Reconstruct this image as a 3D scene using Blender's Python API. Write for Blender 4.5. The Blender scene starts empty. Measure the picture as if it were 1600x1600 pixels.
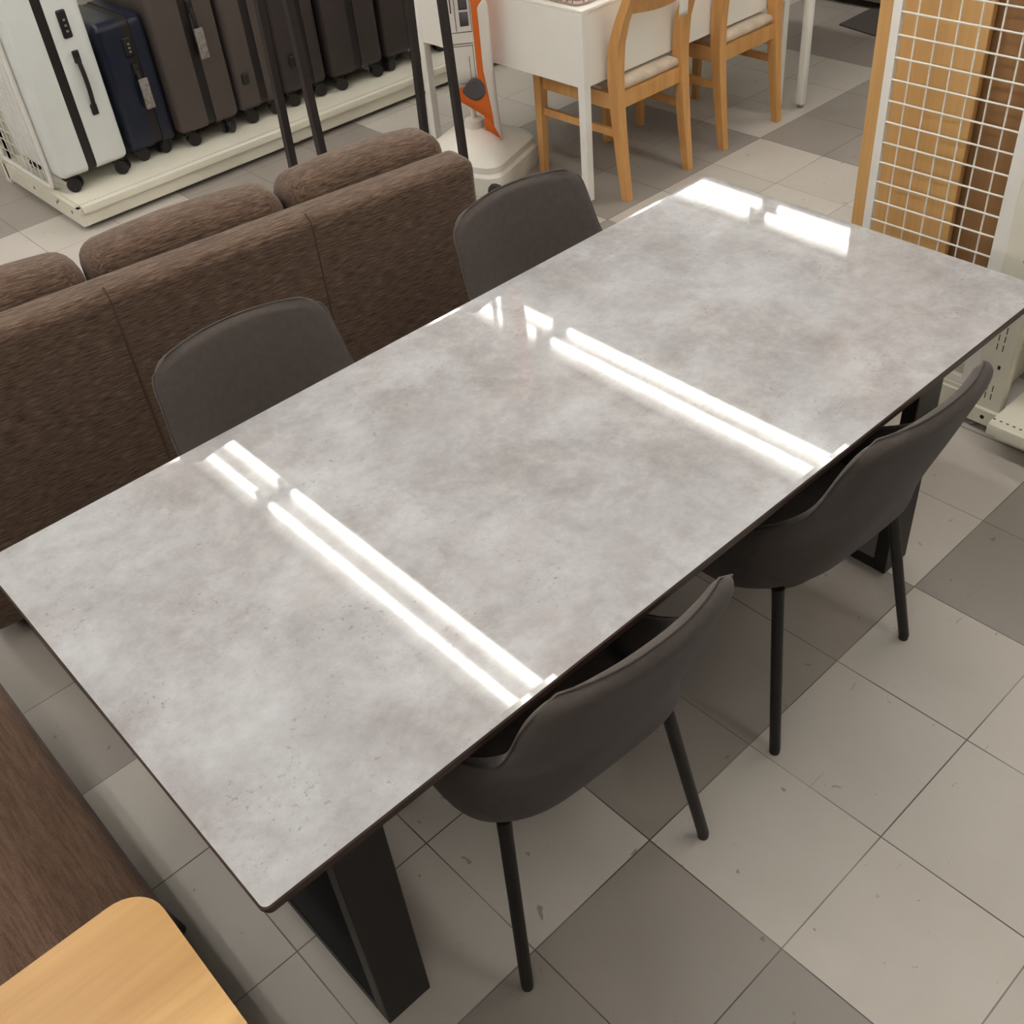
import bpy, bmesh, math, random
from mathutils import Vector, Matrix
random.seed(7)
PI = math.pi
sc = bpy.context.scene
C = sc.collection

# ------------------------------------------------------------------ camera, world, exposure
cd = bpy.data.cameras.new('camera')
cam = bpy.data.objects.new('camera', cd)
C.objects.link(cam)
cd.sensor_width = 36.0
cd.lens = 1674.63 / 1600 * 36.0
cd.clip_start = 0.02
RX = Vector((0.73360269, -0.67436823, -0.0839916))     # image right
DN = Vector((-0.49334625, -0.44348225, -0.74828669))   # image down
FW = Vector((0.46737198, 0.59038207, -0.65803681))     # forward
rot = Matrix((RX, -DN, -FW)).transposed()
cam.matrix_world = Matrix.Translation((-0.15640497, -0.8068507, 1.99438429)) @ rot.to_4x4()
sc.camera = cam
w = bpy.data.worlds.new('world')
sc.world = w
w.use_nodes = True
w.node_tree.nodes['Background'].inputs[0].default_value = (1, 0.97, 0.92, 1)
w.node_tree.nodes['Background'].inputs[1].default_value = 0.05
sc.view_settings.view_transform = 'Standard'
sc.view_settings.look = 'None'
sc.view_settings.gamma = 1.0
sc.view_settings.use_curve_mapping = False
sc.view_settings.exposure = 0.0
TUBE_POWER = 15.5
CEIL = 2.7

# ------------------------------------------------------------------ material helpers
def lin(c):
    return tuple(((x / 255) / 12.92 if x / 255 <= 0.04045 else ((x / 255 + 0.055) / 1.055) ** 2.4) for x in c)

def new_mat(name):
    m = bpy.data.materials.new(name)
    m.use_nodes = True
    nt = m.node_tree
    return m, nt, nt.nodes['Principled BSDF']

def node(nt, kind, **kw):
    n = nt.nodes.new(kind)
    for k, v in kw.items():
        if k.startswith('_'):
            setattr(n, k[1:], v)
        else:
            n.inputs[k].default_value = v
    return n

def plain(name, rgb, rough=0.5, metal=0.0, var=0.06, scale=8.0, stretch=(1, 1, 1), bump=0.0, bscale=200.0, bstretch=None, ior=1.45, sheen=0.0, spec=0.5):
    """colour with gentle noise variation and optional fine bump"""
    m, nt, b = new_mat(name)
    col = lin(rgb)
    b.inputs['Roughness'].default_value = rough
    b.inputs['Metallic'].default_value = metal
    b.inputs['IOR'].default_value = ior
    b.inputs['Specular IOR Level'].default_value = spec
    if sheen:
        b.inputs['Sheen Weight'].default_value = sheen
        b.inputs['Sheen Roughness'].default_value = 0.5
    tc = node(nt, 'ShaderNodeTexCoord')
    mp = node(nt, 'ShaderNodeMapping', Scale=stretch)
    nt.links.new(tc.outputs['Object'], mp.inputs['Vector'])
    nz = node(nt, 'ShaderNodeTexNoise', Scale=scale, Detail=6.0, Roughness=0.6)
    nt.links.new(mp.outputs[0], nz.inputs['Vector'])
    rp = node(nt, 'ShaderNodeValToRGB')
    e = rp.color_ramp.elements
    e[0].position, e[1].position = 0.3, 0.7
    e[0].color = tuple(max(0, x * (1 - var)) for x in col) + (1,)
    e[1].color = tuple(min(1, x * (1 + var)) for x in col) + (1,)
    nt.links.new(nz.outputs[0], rp.inputs[0])
    nt.links.new(rp.outputs[0], b.inputs['Base Color'])
    if bump:
        mp2 = node(nt, 'ShaderNodeMapping', Scale=bstretch or (1, 1, 1))
        nt.links.new(tc.outputs['Object'], mp2.inputs['Vector'])
        n2 = node(nt, 'ShaderNodeTexNoise', Scale=bscale, Detail=3.0)
        nt.links.new(mp2.outputs[0], n2.inputs['Vector'])
        bp = node(nt, 'ShaderNodeBump', Strength=bump, Distance=0.002)
        nt.links.new(n2.outputs[0], bp.inputs['Height'])
        nt.links.new(bp.outputs[0], b.inputs['Normal'])
    return m

def mix(nt, fac, a, b_, blend='MIX'):
    n = nt.nodes.new('ShaderNodeMix')
    n.data_type = 'RGBA'
    n.blend_type = blend
    for sock, v in ((0, fac), (6, a), (7, b_)):
        if isinstance(v, bpy.types.NodeSocket):
            nt.links.new(v, n.inputs[sock])
        elif sock == 0:
            n.inputs[0].default_value = v
        else:
            n.inputs[sock].default_value = tuple(v) + (1,) if len(v) == 3 else v
    return n.outputs[2]

def math_n(nt, op, a, b_=None):
    n = nt.nodes.new('ShaderNodeMath')
    n.operation = op
    for i, v in enumerate((a, b_)):
        if v is None:
            continue
        if isinstance(v, bpy.types.NodeSocket):
            nt.links.new(v, n.inputs[i])
        else:
            n.inputs[i].default_value = v
    return n.outputs[0]

def ramp(nt, src, stops):
    r = nt.nodes.new('ShaderNodeValToRGB')
    el = r.color_ramp.elements
    while len(el) < len(stops):
        el.new(0.5)
    for e, (p, c) in zip(el, stops):
        e.position = p
        e.color = tuple(c) + (1,) if len(c) == 3 else c
    nt.links.new(src, r.inputs[0])
    return r.outputs[0]

# ---- floor: vinyl tiles laid in a checker of 3 x 3 tile blocks
TP, TX, TY, TH = 0.3308, 0.42268, 0.33925, 0.006355
def floor_material():
    m, nt, b = new_mat('vinyl_floor_tiles')
    tc = node(nt, 'ShaderNodeTexCoord')
    sx = node(nt, 'ShaderNodeSeparateXYZ')
    mp = node(nt, 'ShaderNodeMapping')
    mp.vector_type = 'TEXTURE'
    mp.inputs['Location'].default_value = (TX, TY, 0)
    mp.inputs['Rotation'].default_value = (0, 0, TH)
    mp.inputs['Scale'].default_value = (TP, TP, TP)
    nt.links.new(tc.outputs['Object'], mp.inputs['Vector'])
    nt.links.new(mp.outputs[0], sx.inputs[0])
    J = sx.outputs['X']
    I = math_n(nt, 'MULTIPLY', sx.outputs['Y'], -1.0)
    def block(v):
        a = math_n(nt, 'SUBTRACT', v, 1.0)
        a = math_n(nt, 'DIVIDE', a, 3.0)
        return math_n(nt, 'FLOOR', a)
    par = math_n(nt, 'ADD', block(I), block(J))
    par = math_n(nt, 'MODULO', math_n(nt, 'ADD', par, 200.0), 2.0)
    # per tile shade
    cmb = node(nt, 'ShaderNodeCombineXYZ')
    nt.links.new(math_n(nt, 'FLOOR', I), cmb.inputs[0])
    nt.links.new(math_n(nt, 'FLOOR', J), cmb.inputs[1])
    wn = node(nt, 'ShaderNodeTexWhiteNoise')
    nt.links.new(cmb.outputs[0], wn.inputs['Vector'])
    base = mix(nt, par, lin((200, 194, 186)), lin((156, 149, 142)))
    tint = ramp(nt, wn.outputs[0], [(0, (0.90, 0.90, 0.90)), (1, (1.0, 1.0, 1.0))])
    base = mix(nt, 1.0, base, tint, 'MULTIPLY')
    # clouded wear
    n1 = node(nt, 'ShaderNodeTexNoise', Scale=3.0, Detail=8.0, Roughness=0.65)
    nt.links.new(tc.outputs['Object'], n1.inputs['Vector'])
    cl = ramp(nt, n1.outputs[0], [(0.3, (0.86, 0.85, 0.83)), (0.7, (1.04, 1.04, 1.04))])
    base = mix(nt, 0.55, base, mix(nt, 1.0, base, cl, 'MULTIPLY'))
    # scuffs: small dark specks and streaks
    n2 = node(nt, 'ShaderNodeTexNoise', Scale=26.0, Detail=2.0, Distortion=0.6)
    nt.links.new(tc.outputs['Object'], n2.inputs['Vector'])
    sp = ramp(nt, n2.outputs[0], [(0.715, (0, 0, 0)), (0.75, (1, 1, 1))])
    base = mix(nt, math_n(nt, 'MULTIPLY', sp, 0.5), base, lin((95, 82, 70)))
    mp3 = node(nt, 'ShaderNodeMapping', Scale=(6, 30, 1), Rotation=(0, 0, 0.7))
    nt.links.new(tc.outputs['Object'], mp3.inputs['Vector'])
    n3 = node(nt, 'ShaderNodeTexNoise', Scale=1.6, Detail=3.0, Distortion=0.4)
    nt.links.new(mp3.outputs[0], n3.inputs['Vector'])
    s3 = ramp(nt, n3.outputs[0], [(0.73, (0, 0, 0)), (0.78, (1, 1, 1))])
    base = mix(nt, math_n(nt, 'MULTIPLY', s3, 0.35), base, lin((105, 95, 84)))
    # dirt in the far aisle, by the wooden panel
    # joints
    def joint(v, wd):
        f = math_n(nt, 'FRACT', v)
        d = math_n(nt, 'MINIMUM', f, math_n(nt, 'SUBTRACT', 1.0, f))
        return math_n(nt, 'LESS_THAN', d, wd)
    jn = math_n(nt, 'MAXIMUM', joint(math_n(nt, 'ADD', I, 200.0), 0.0045), joint(math_n(nt, 'ADD', J, 200.0), 0.0045))
    nj = node(nt, 'ShaderNodeTexNoise', Scale=2.2, Detail=2.0)
    nt.links.new(tc.outputs['Object'], nj.inputs['Vector'])
    jf = ramp(nt, nj.outputs[0], [(0.35, (0.35,) * 3), (0.6, (0.95,) * 3)])
    base = mix(nt, math_n(nt, 'MULTIPLY', jn, jf), base, lin((72, 64, 56)))
    nt.links.new(base, b.inputs['Base Color'])
    rr = ramp(nt, n1.outputs[0], [(0.3, (0.30,) * 3), (0.7, (0.42,) * 3)])
    nt.links.new(rr, b.inputs['Roughness'])
    return m

# ---- glossy concrete-look table top
def concrete_material():
    m, nt, b = new_mat('glossy_concrete_laminate')
    tc = node(nt, 'ShaderNodeTexCoord')
    def nz(scale, detail, rough, dist=0.0, loc=(0, 0, 0)):
        mp = node(nt, 'ShaderNodeMapping', Location=loc)
        nt.links.new(tc.outputs['Object'], mp.inputs['Vector'])
        n = node(nt, 'ShaderNodeTexNoise', Scale=scale, Detail=detail, Roughness=rough, Distortion=dist)
        nt.links.new(mp.outputs[0], n.inputs['Vector'])
        return n.outputs[0]
    big = nz(5.2, 12.0, 0.72, 0.15)
    col = ramp(nt, big, [(0.34, lin((160, 156, 152))), (0.47, lin((176, 173, 170))), (0.56, lin((188, 187, 184))), (0.68, lin((200, 201, 200)))])
    warm = nz(4.6, 8.0, 0.68, 0.1, (3.1, 1.7, 0))
    wf = ramp(nt, warm, [(0.52, (0, 0, 0)), (0.68, (1, 1, 1))])
    col = mix(nt, math_n(nt, 'MULTIPLY', wf, 0.6), col, lin((175, 164, 160)))
    cool = nz(2.6, 5.0, 0.6, 0.1, (-2.3, 5.7, 0))
    cf = ramp(nt, cool, [(0.50, (0, 0, 0)), (0.70, (1, 1, 1))])
    col = mix(nt, math_n(nt, 'MULTIPLY', cf, 0.4), col, lin((196, 199, 198)))
    fine = nz(46.0, 6.0, 0.75)
    ff = ramp(nt, fine, [(0.35, (0.95,) * 3), (0.65, (1.04,) * 3)])
    col = mix(nt, 1.0, col, ff, 'MULTIPLY')
    spk = nz(110.0, 3.0, 0.6, 0.3, (9, 2, 0))
    reg = ramp(nt, nz(7.5, 5.0, 0.65, 0, (4, 8, 0)), [(0.48, (0, 0, 0)), (0.62, (1, 1, 1))])
    sf = ramp(nt, spk, [(0.61, (0, 0, 0)), (0.68, (1, 1, 1))])
    col = mix(nt, math_n(nt, 'MULTIPLY', math_n(nt, 'MULTIPLY', sf, reg), 0.6), col, lin((134, 128, 123)))
    col = mix(nt, 1.0, col, (0.925, 0.935, 0.985), 'MULTIPLY')
    nt.links.new(col, b.inputs['Base Color'])
    b.inputs['Roughness'].default_value = 0.028
    b.inputs['IOR'].default_value = 1.52
    return m

def streak_fabric(name, c0, c1, c2, axis, rough=0.9, fine=1.0):
    """heathered weave: streaks along one local axis"""
    m, nt, b = new_mat(name)
    tc = node(nt, 'ShaderNodeTexCoord')
    st = [300 * fine] * 3
    st[axis] = 26.0 * fine
    mp = node(nt, 'ShaderNodeMapping', Scale=tuple(st))
    nt.links.new(tc.outputs['Object'], mp.inputs['Vector'])
    n = node(nt, 'ShaderNodeTexNoise', Scale=1.0, Detail=3.0, Roughness=0.6, Distortion=0.2)
    nt.links.new(mp.outputs[0], n.inputs['Vector'])
    col = ramp(nt, n.outputs[0], [(0.33, lin(c0)), (0.5, lin(c1)), (0.68, lin(c2))])
    n2 = node(nt, 'ShaderNodeTexNoise', Scale=420.0, Detail=2.0)
    nt.links.new(tc.outputs['Object'], n2.inputs['Vector'])
    g = ramp(nt, n2.outputs[0], [(0.3, (0.8,) * 3), (0.7, (1.15,) * 3)])
    col = mix(nt, 1.0, col, g, 'MULTIPLY')
    nt.links.new(col, b.inputs['Base Color'])
    b.inputs['Roughness'].default_value = rough
    b.inputs['Specular IOR Level'].default_value = 0.2
    b.inputs['Sheen Weight'].default_value = 0.15
    bp = node(nt, 'ShaderNodeBump', Strength=0.35, Distance=0.0012)
    nt.links.new(n.outputs[0], bp.inputs['Height'])
    nt.links.new(bp.outputs[0], b.inputs['Normal'])
    return m

def wood(name, c0, c1, axis, scale=1.0, rough=0.4):
    m, nt, b = new_mat(name)
    tc = node(nt, 'ShaderNodeTexCoord')
    st = [14 * scale] * 3
    st[axis] = 1.3 * scale
    mp = node(nt, 'ShaderNodeMapping', Scale=tuple(st))
    nt.links.new(tc.outputs['Object'], mp.inputs['Vector'])
    n = node(nt, 'ShaderNodeTexNoise', Scale=1.0, Detail=5.0, Roughness=0.55, Distortion=0.9)
    nt.links.new(mp.outputs[0], n.inputs['Vector'])
    col = ramp(nt, n.outputs[0], [(0.3, lin(c0)), (0.7, lin(c1))])
    st2 = [160 * scale] * 3
    st2[axis] = 6 * scale
    mp2 = node(nt, 'ShaderNodeMapping', Scale=tuple(st2))
    nt.links.new(tc.outputs['Object'], mp2.inputs['Vector'])
    n2 = node(nt, 'ShaderNodeTexNoise', Scale=1.0, Detail=3.0)
    nt.links.new(mp2.outputs[0], n2.inputs['Vector'])
    g = ramp(nt, n2.outputs[0], [(0.3, (0.92,) * 3), (0.7, (1.04,) * 3)])
    col = mix(nt, 1.0, col, g, 'MULTIPLY')
    nt.links.new(col, b.inputs['Base Color'])
    b.inputs['Roughness'].default_value = rough
    return m

def emit(name, rgb, s):
    m, nt, b = new_mat(name)
    b.inputs['Base Color'].default_value = (0.9, 0.9, 0.9, 1)
    b.inputs['Emission Color'].default_value = tuple(rgb) + (1,)
    b.inputs['Emission Strength'].default_value = s
    return m

M = {}
M['floor'] = floor_material()
M['ceiling'] = plain('ceiling_board', (196, 194, 190), 0.9, var=0.04, bump=0.2)
M['wall'] = plain('store_wall_paint', (124, 116, 106), 0.8, var=0.03)
M['concrete'] = concrete_material()
M['edge'] = plain('dark_brown_edge_band', (66, 50, 44), 0.45)
M['black_steel'] = plain('black_powder_coat', (30, 27, 25), 0.45, var=0.1, bump=0.1, bscale=500)
M['black_rack'] = plain('black_rack_steel', (38, 32, 31), 0.5, var=0.1)
M['grey_fabric'] = plain('charcoal_woven_upholstery', (80, 73, 69), 0.85, var=0.10, scale=60, bump=0.35, bscale=700, sheen=0.12, spec=0.25)
M['grey_piping'] = plain('charcoal_stitched_seam', (88, 80, 76), 0.85, var=0.1, bump=0.4, bscale=600)
M['sofa'] = streak_fabric('brown_heathered_sofa_fabric', (66, 50, 41), (96, 77, 64), (124, 104, 88), 0)
M['sofa_seam'] = plain('sofa_seam', (74, 57, 47), 0.9)
M['bench'] = streak_fabric('brown_striped_seat_fabric', (82, 62, 49), (94, 73, 59), (106, 84, 69), 1, fine=0.6)
M['light_wood'] = wood('light_alder_board', (182, 138, 82), (214, 172, 112), 0, 0.5, 0.38)
M['chair_wood'] = wood('honey_beech', (200, 145, 84), (220, 168, 104), 2, 1.0, 0.42)
M['panel_wood'] = wood('honey_wood_panel', (206, 160, 100), (218, 174, 114), 2, 0.5, 0.5)
M['shaded_wood'] = wood('shaded_brown_wood_panel', (152, 112, 72), (164, 124, 82), 2, 0.5, 0.5)  # brown darkened evenly: shade on the set-back board is put into its colour
M['leg_wood'] = plain('dark_stained_leg', (52, 38, 30), 0.5)
M['white_metal'] = plain('white_coated_steel', (234, 232, 226), 0.4, var=0.02)
M['cream_metal'] = plain('cream_coated_steel', (226, 222, 206), 0.42, var=0.03)
def perforated(name, rgb, axis, across, pitch):
    m = plain(name, rgb, 0.42, var=0.03)
    nt = m.node_tree
    b = nt.nodes['Principled BSDF']
    src = b.inputs['Base Color'].links[0].from_socket
    tc = node(nt, 'ShaderNodeTexCoord')
    sx = node(nt, 'ShaderNodeSeparateXYZ')
    nt.links.new(tc.outputs['Object'], sx.inputs[0])
    u, v = sx.outputs[axis], sx.outputs[1 - axis]
    f = math_n(nt, 'FRACT', math_n(nt, 'DIVIDE', math_n(nt, 'ADD', u, 50.0), pitch))
    on = math_n(nt, 'MULTIPLY', math_n(nt, 'LESS_THAN', f, 0.4), math_n(nt, 'LESS_THAN', math_n(nt, 'ABSOLUTE', math_n(nt, 'SUBTRACT', v, across)), 0.003))
    nt.links.new(mix(nt, on, src, lin((60, 54, 48))), b.inputs['Base Color'])
    return m
M['deck_x'] = perforated('perforated_cream_deck', (226, 222, 206), 0, 3.735, 0.013)
M['deck_y'] = perforated('perforated_cream_deck_end', (226, 222, 206), 1, 2.352, 0.019)
M['white_panel'] = plain('white_melamine', (236, 233, 226), 0.45, var=0.02)
M['hole'] = plain('punched_hole_dark', (35, 30, 27), 0.9)
M['case_white'] = plain('pale_grey_polycarbonate', (222, 226, 224), 0.35, var=0.03, bump=0.15, bscale=300)
M['case_navy'] = plain('navy_polycarbonate', (22, 30, 48), 0.3, var=0.08)
M['case_brown'] = plain('charcoal_brown_polycarbonate', (82, 73, 69), 0.5, var=0.06, bump=0.25, bscale=350)
M['case_black'] = plain('black_brown_polycarbonate', (56, 49, 47), 0.5, var=0.06, bump=0.25, bscale=350)
M['black_plastic'] = plain('black_plastic', (32, 28, 28), 0.45)
M['silver'] = plain('brushed_silver', (170, 168, 166), 0.3, metal=0.8)
M['clear_wrap'] = plain('crumpled_clear_wrap', (136, 130, 126), 0.2, var=0.35, scale=60, bump=0.8, bscale=90)
M['beige_seat'] = plain('beige_suede_cushion', (206, 190, 170), 0.9, var=0.16, scale=14, bump=0.3, bscale=300, sheen=0.2)
M['tank'] = plain('white_blow_moulded_plastic', (226, 222, 212), 0.42, var=0.03)
M['flag_orange'] = plain('orange_print', (226, 112, 40), 0.75, var=0.05)
M['flag_white'] = plain('white_print', (224, 218, 210), 0.75, var=0.02)
M['flag_peach'] = plain('peach_print', (232, 178, 136), 0.75, var=0.03)
M['flag_grey'] = plain('dark_grey_print', (84, 80, 84), 0.75, var=0.04)
M['ink'] = plain('black_print_line', (60, 54, 54), 0.75)
M['paper'] = plain('white_tag_paper', (232, 228, 220), 0.8, var=0.02)
M['tube'] = emit('fluorescent_tube_glow', (1.0, 0.966, 0.908), TUBE_POWER)
M['fixture'] = plain('white_fixture_enamel', (225, 224, 220), 0.4, var=0.02)
M['mat_dark'] = plain('dark_grey_floor_mat', (72, 66, 62), 0.9, var=0.1, scale=60)
M['carton'] = plain('grey_plinth_laminate', (150, 142, 130), 0.7, var=0.05)
M['orange_pack'] = plain('orange_packaging_film', (222, 110, 44), 0.35, var=0.15, scale=20)
M['wire'] = plain('bronze_grey_wire', (150, 138, 126), 0.35, metal=0.6)
M['wicker'] = plain('beige_woven_cover', (196, 182, 158), 0.85, var=0.2, scale=30, stretch=(4, 4, 0.5), bump=0.6, bscale=120)

# ------------------------------------------------------------------ mesh helpers
def add_box(bm, x0, x1, y0, y1, z0, z1, bev=0.0, seg=2, mi=0, mat=None):
    r = bmesh.ops.create_cube(bm, size=1.0)
    vs = r['verts']
    cx, cy, cz = (x0 + x1) / 2, (y0 + y1) / 2, (z0 + z1) / 2
    for v in vs:
        v.co = Vector((cx + v.co.x * (x1 - x0), cy + v.co.y * (y1 - y0), cz + v.co.z * (z1 - z0)))
    fs = {f for v in vs for f in v.link_faces}
    allv = set(vs)
    if bev > 0:
        es = list({e for v in vs for e in v.link_edges})
        rr = bmesh.ops.bevel(bm, geom=es, offset=bev, segments=seg, profile=0.5, affect='EDGES')
        fs = {f for f in fs if f.is_valid} | set(rr['faces'])
        allv = {v for f in fs for v in f.verts}
    for f in fs:
        f.material_index = mi
    if mat is not None:
        bmesh.ops.transform(bm, matrix=mat, verts=list(allv))
    return allv

def add_tube(bm, pts, r, n=10, r_end=None, caps=True):
    pts = [Vector(p) for p in pts]
    rings = []
    up = None
    for i, p in enumerate(pts):
        if i == 0: d = pts[1] - p
        elif i == len(pts) - 1: d = p - pts[i - 1]
        else: d = (pts[i + 1] - p).normalized() + (p - pts[i - 1]).normalized()
        d.normalize()
        if up is None:
            up = Vector((0, 0, 1)) if abs(d.z) < 0.9 else Vector((1, 0, 0))
        a = d.cross(up).normalized()
        up = a.cross(d).normalized()
        t = i / (len(pts) - 1)
        rad = r if r_end is None else r + (r_end - r) * t
        rings.append([bm.verts.new(p + rad * (math.cos(2 * PI * k / n) * a + math.sin(2 * PI * k / n) * up)) for k in range(n)])
    for A, B in zip(rings, rings[1:]):
        for k in range(n):
            bm.faces.new((A[k], A[(k + 1) % n], B[(k + 1) % n], B[k]))
    if caps:
        bm.faces.new(list(reversed(rings[0])))
        bm.faces.new(rings[-1])

def add_prism(bm, poly, z0, z1, axis='z', mi=0):
    """extrude 2-D polygon; axis z: (x,y)->z ; axis x: (y,z)->x ; axis y: (x,z)->y"""
    def mk(p, h):
        if axis == 'z': return Vector((p[0], p[1], h))
        if axis == 'x': return Vector((h, p[0], p[1]))
        return Vector((p[0], h, p[1]))
    a = [bm.verts.new(mk(p, z0)) for p in poly]
    b = [bm.verts.new(mk(p, z1)) for p in poly]
    n = len(poly)
    fs = [bm.faces.new(list(reversed(a))), bm.faces.new(b)]
    for i in range(n):
        fs.append(bm.faces.new((a[i], a[(i + 1) % n], b[(i + 1) % n], b[i])))
    for f in fs: f.material_index = mi
    return a + b

def add_lathe(bm, prof, n=24, centre=(0, 0, 0)):
    c = Vector(centre)
    rings = [[bm.verts.new(c + Vector((r * math.cos(2 * PI * k / n), r * math.sin(2 * PI * k / n), z))) for k in range(n)] for r, z in prof]
    for A, B in zip(rings, rings[1:]):
        for k in range(n):
            bm.faces.new((A[k], A[(k + 1) % n], B[(k + 1) % n], B[k]))
    bm.faces.new(list(reversed(rings[0])))
    bm.faces.new(rings[-1])

def add_grid(bm, f, nu, nv, mi=0, closed_u=False):
    vs = [[bm.verts.new(f(u / nu, v / nv)) for u in range(nu + (0 if closed_u else 1))] for v in range(nv + 1)]
    for j in range(nv):
        for i in range(nu):
            a, b = vs[j][i], vs[j][(i + 1) % len(vs[j])]
            c, d = vs[j + 1][(i + 1) % len(vs[j])], vs[j + 1][i]
            fc = bm.faces.new((a, b, c, d))
            fc.material_index = mi
    return vs

def round_rect(x0, x1, y0, y1, r, n=6):
    pts = []
    for cx, cy, a0 in ((x1 - r, y1 - r, 0), (x0 + r, y1 - r, PI / 2), (x0 + r, y0 + r, PI), (x1 - r, y0 + r, 1.5 * PI)):
        for k in range(n + 1):
            a = a0 + PI / 2 * k / n
            pts.append((cx + r * math.cos(a), cy + r * math.sin(a)))
    return pts

def obj(name, bm, mats, parent=None, smooth=35, recalc=True, loc=None):
    if recalc:
        bmesh.ops.recalc_face_normals(bm, faces=bm.faces[:])
    me = bpy.data.meshes.new(name)
    bm.to_mesh(me)
    bm.free()
    for m in (mats if isinstance(mats, (list, tuple)) else [mats]):
        me.materials.append(m)
    if smooth:
        for p in me.polygons: p.use_smooth = True
        me.set_sharp_from_angle(angle=math.radians(smooth))
    o = bpy.data.objects.new(name, me)
    C.objects.link(o)
    if parent is not None: o.parent = parent
    if loc is not None: o.location = loc
    return o

def box_obj(name, dims, mat, parent=None, bev=0.0, seg=2):
    bm = bmesh.new()
    add_box(bm, *dims, bev=bev, seg=seg)
    return obj(name, bm, mat, parent)

def tag(o, label, cat, group=None):
    o['label'] = label
    o['category'] = cat
    if group: o['group'] = group
    return o

def thing(name, label, cat, loc=(0, 0, 0), rotz=0.0, group=None):
    o = bpy.data.objects.new(name, None)
    o.empty_display_size = 0.1
    C.objects.link(o)
    o.location = loc
    o.rotation_euler = (0, 0, rotz)
    return tag(o, label, cat, group)

def struct(name, bm, mat, smooth=0):
    o = obj(name, bm, mat, None, smooth)
    o['kind'] = 'structure'
    return o

def dup(root, loc, rotz, label, group=None):
    def rec(o, parent):
        c = o.copy()
        C.objects.link(c)
        c.parent = parent
        for ch in list(o.children): rec(ch, c)
        return c
    r = rec(root, None)
    r.location = loc
    r.rotation_euler = (0, 0, rotz)
    r['label'] = label
    if group: r['group'] = group
    return r

def subsurf(o, lv=1):
    md = o.modifiers.new('subsurf', 'SUBSURF')
    md.levels = md.render_levels = lv
    return o

# ------------------------------------------------------------------ structure
X0, X1, Y0, Y1 = -4.2, 10.2, -4.6, 8.6
bm = bmesh.new(); add_box(bm, X0, X1, Y0, Y1, -0.1, 0.0); struct('floor', bm, M['floor'])
bm = bmesh.new(); add_box(bm, X0, X1, Y0, Y1, CEIL, CEIL + 0.1); struct('ceiling', bm, M['ceiling'])
bm = bmesh.new(); add_box(bm, X0 - 0.1, X0, Y0, Y1, 0, CEIL); struct('wall_left', bm, M['wall'])
bm = bmesh.new(); add_box(bm, X1, X1 + 0.1, Y0, Y1, 0, CEIL); struct('wall_right', bm, M['wall'])
bm = bmesh.new(); add_box(bm, X0, X1, Y0 - 0.1, Y0, 0, CEIL); struct('wall_front', bm, M['wall'])
bm = bmesh.new(); add_box(bm, X0, X1, Y1, Y1 + 0.1, 0, CEIL); struct('wall_back', bm, M['wall'])

# ------------------------------------------------------------------ ceiling lights (seen mirrored in the table top)
FL = 2.30
def make_fixture(label):
    t = thing('ceiling_light', label, 'ceiling light', (0, 0, CEIL), 0, 'twin tube ceiling lights')
    bm = bmesh.new()
    add_prism(bm, [(-0.125, 0), (0.125, 0), (0.125, -0.02), (0.03, -0.045), (-0.03, -0.045), (-0.125, -0.02)], -FL / 2 - 0.03, FL / 2 + 0.03, 'y')
    obj('housing', bm, M['fixture'], t, 0)
    for s in (-1, 1):
        bm = bmesh.new()
        add_tube(bm, [(s * 0.064, -FL / 2, -0.070), (s * 0.064, FL / 2, -0.070)], 0.0195, 12)
        obj('tube', bm, M['tube'], t, 60)
        for e in (-1, 1):
            bm = bmesh.new()
            add_box(bm, s * 0.062 - 0.012, s * 0.062 + 0.012, e * (FL / 2 + 0.012) - 0.012, e * (FL / 2 + 0.012) + 0.012, -0.09, -0.015)
            obj('lamp_holder', bm, M['fixture'], t, 0)
    return t
light_rows = [(-2.28, 'first row'), (-0.42, 'second row'), (1.44, 'third row'), (3.28, 'fourth row'), (5.16, 'fifth row')]
ylab = ['by the front wall', 'in front of the table', 'over the table', 'over the sofa and luggage', 'beyond the luggage']
fix0 = None
for rx, rl in light_rows:
    for k in range(1, 5):
        lab = 'twin tube ceiling light ' + ylab[k] + ', ' + rl + ' of lights'
        loc = (rx, 1.775 + (k - 2) * 2.43, CEIL)
        if fix0 is None:
            fix0 = make_fixture(lab); fix0.location = loc
        else:
            dup(fix0, loc, 0, lab)

# ------------------------------------------------------------------ dining table
TL, TW, TH_ = 2.0437, 0.964, 0.72
tbl = thing('dining_table', 'large glossy concrete-look grey dining table with black loop legs', 'table')
bm = bmesh.new()
def ring_of(inset, z, r):
    return [bm.verts.new((x, y, z)) for x, y in round_rect(inset, TL - inset, inset, TW - inset, r, 5)]
levels = [ring_of(0.013, TH_, 0.006), ring_of(0.0025, TH_ - 0.00045, 0.010), ring_of(0.0, TH_ - 0.003, 0.012), ring_of(0.0, TH_ - 0.009, 0.012),
          ring_of(0.004, TH_ - 0.010, 0.012), ring_of(0.004, TH_ - 0.022, 0.012)]
bm.faces.new(levels[0])
for i, (A, B) in enumerate(zip(levels, levels[1:])):
    for k in range(len(A)):
        f = bm.faces.new((A[k], A[(k + 1) % len(A)], B[(k + 1) % len(A)], B[k]))
        f.material_index = 0 if i < 1 else 1
f = bm.faces.new(levels[-1]); f.material_index = 1
obj('tabletop', bm, [M['concrete'], M['edge']], tbl, 0)
bm = bmesh.new()
for y in (0.10, TW - 0.14):
    add_box(bm, 0.12, TL - 0.12, y, y + 0.04, 0.655, 0.698)
for x in (0.16, 1.0, TL - 0.30):
    add_box(bm, x, x + 0.05, 0.14, TW - 0.14, 0.668, 0.698)
obj('underframe', bm, M['black_steel'], tbl, 0)
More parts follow.
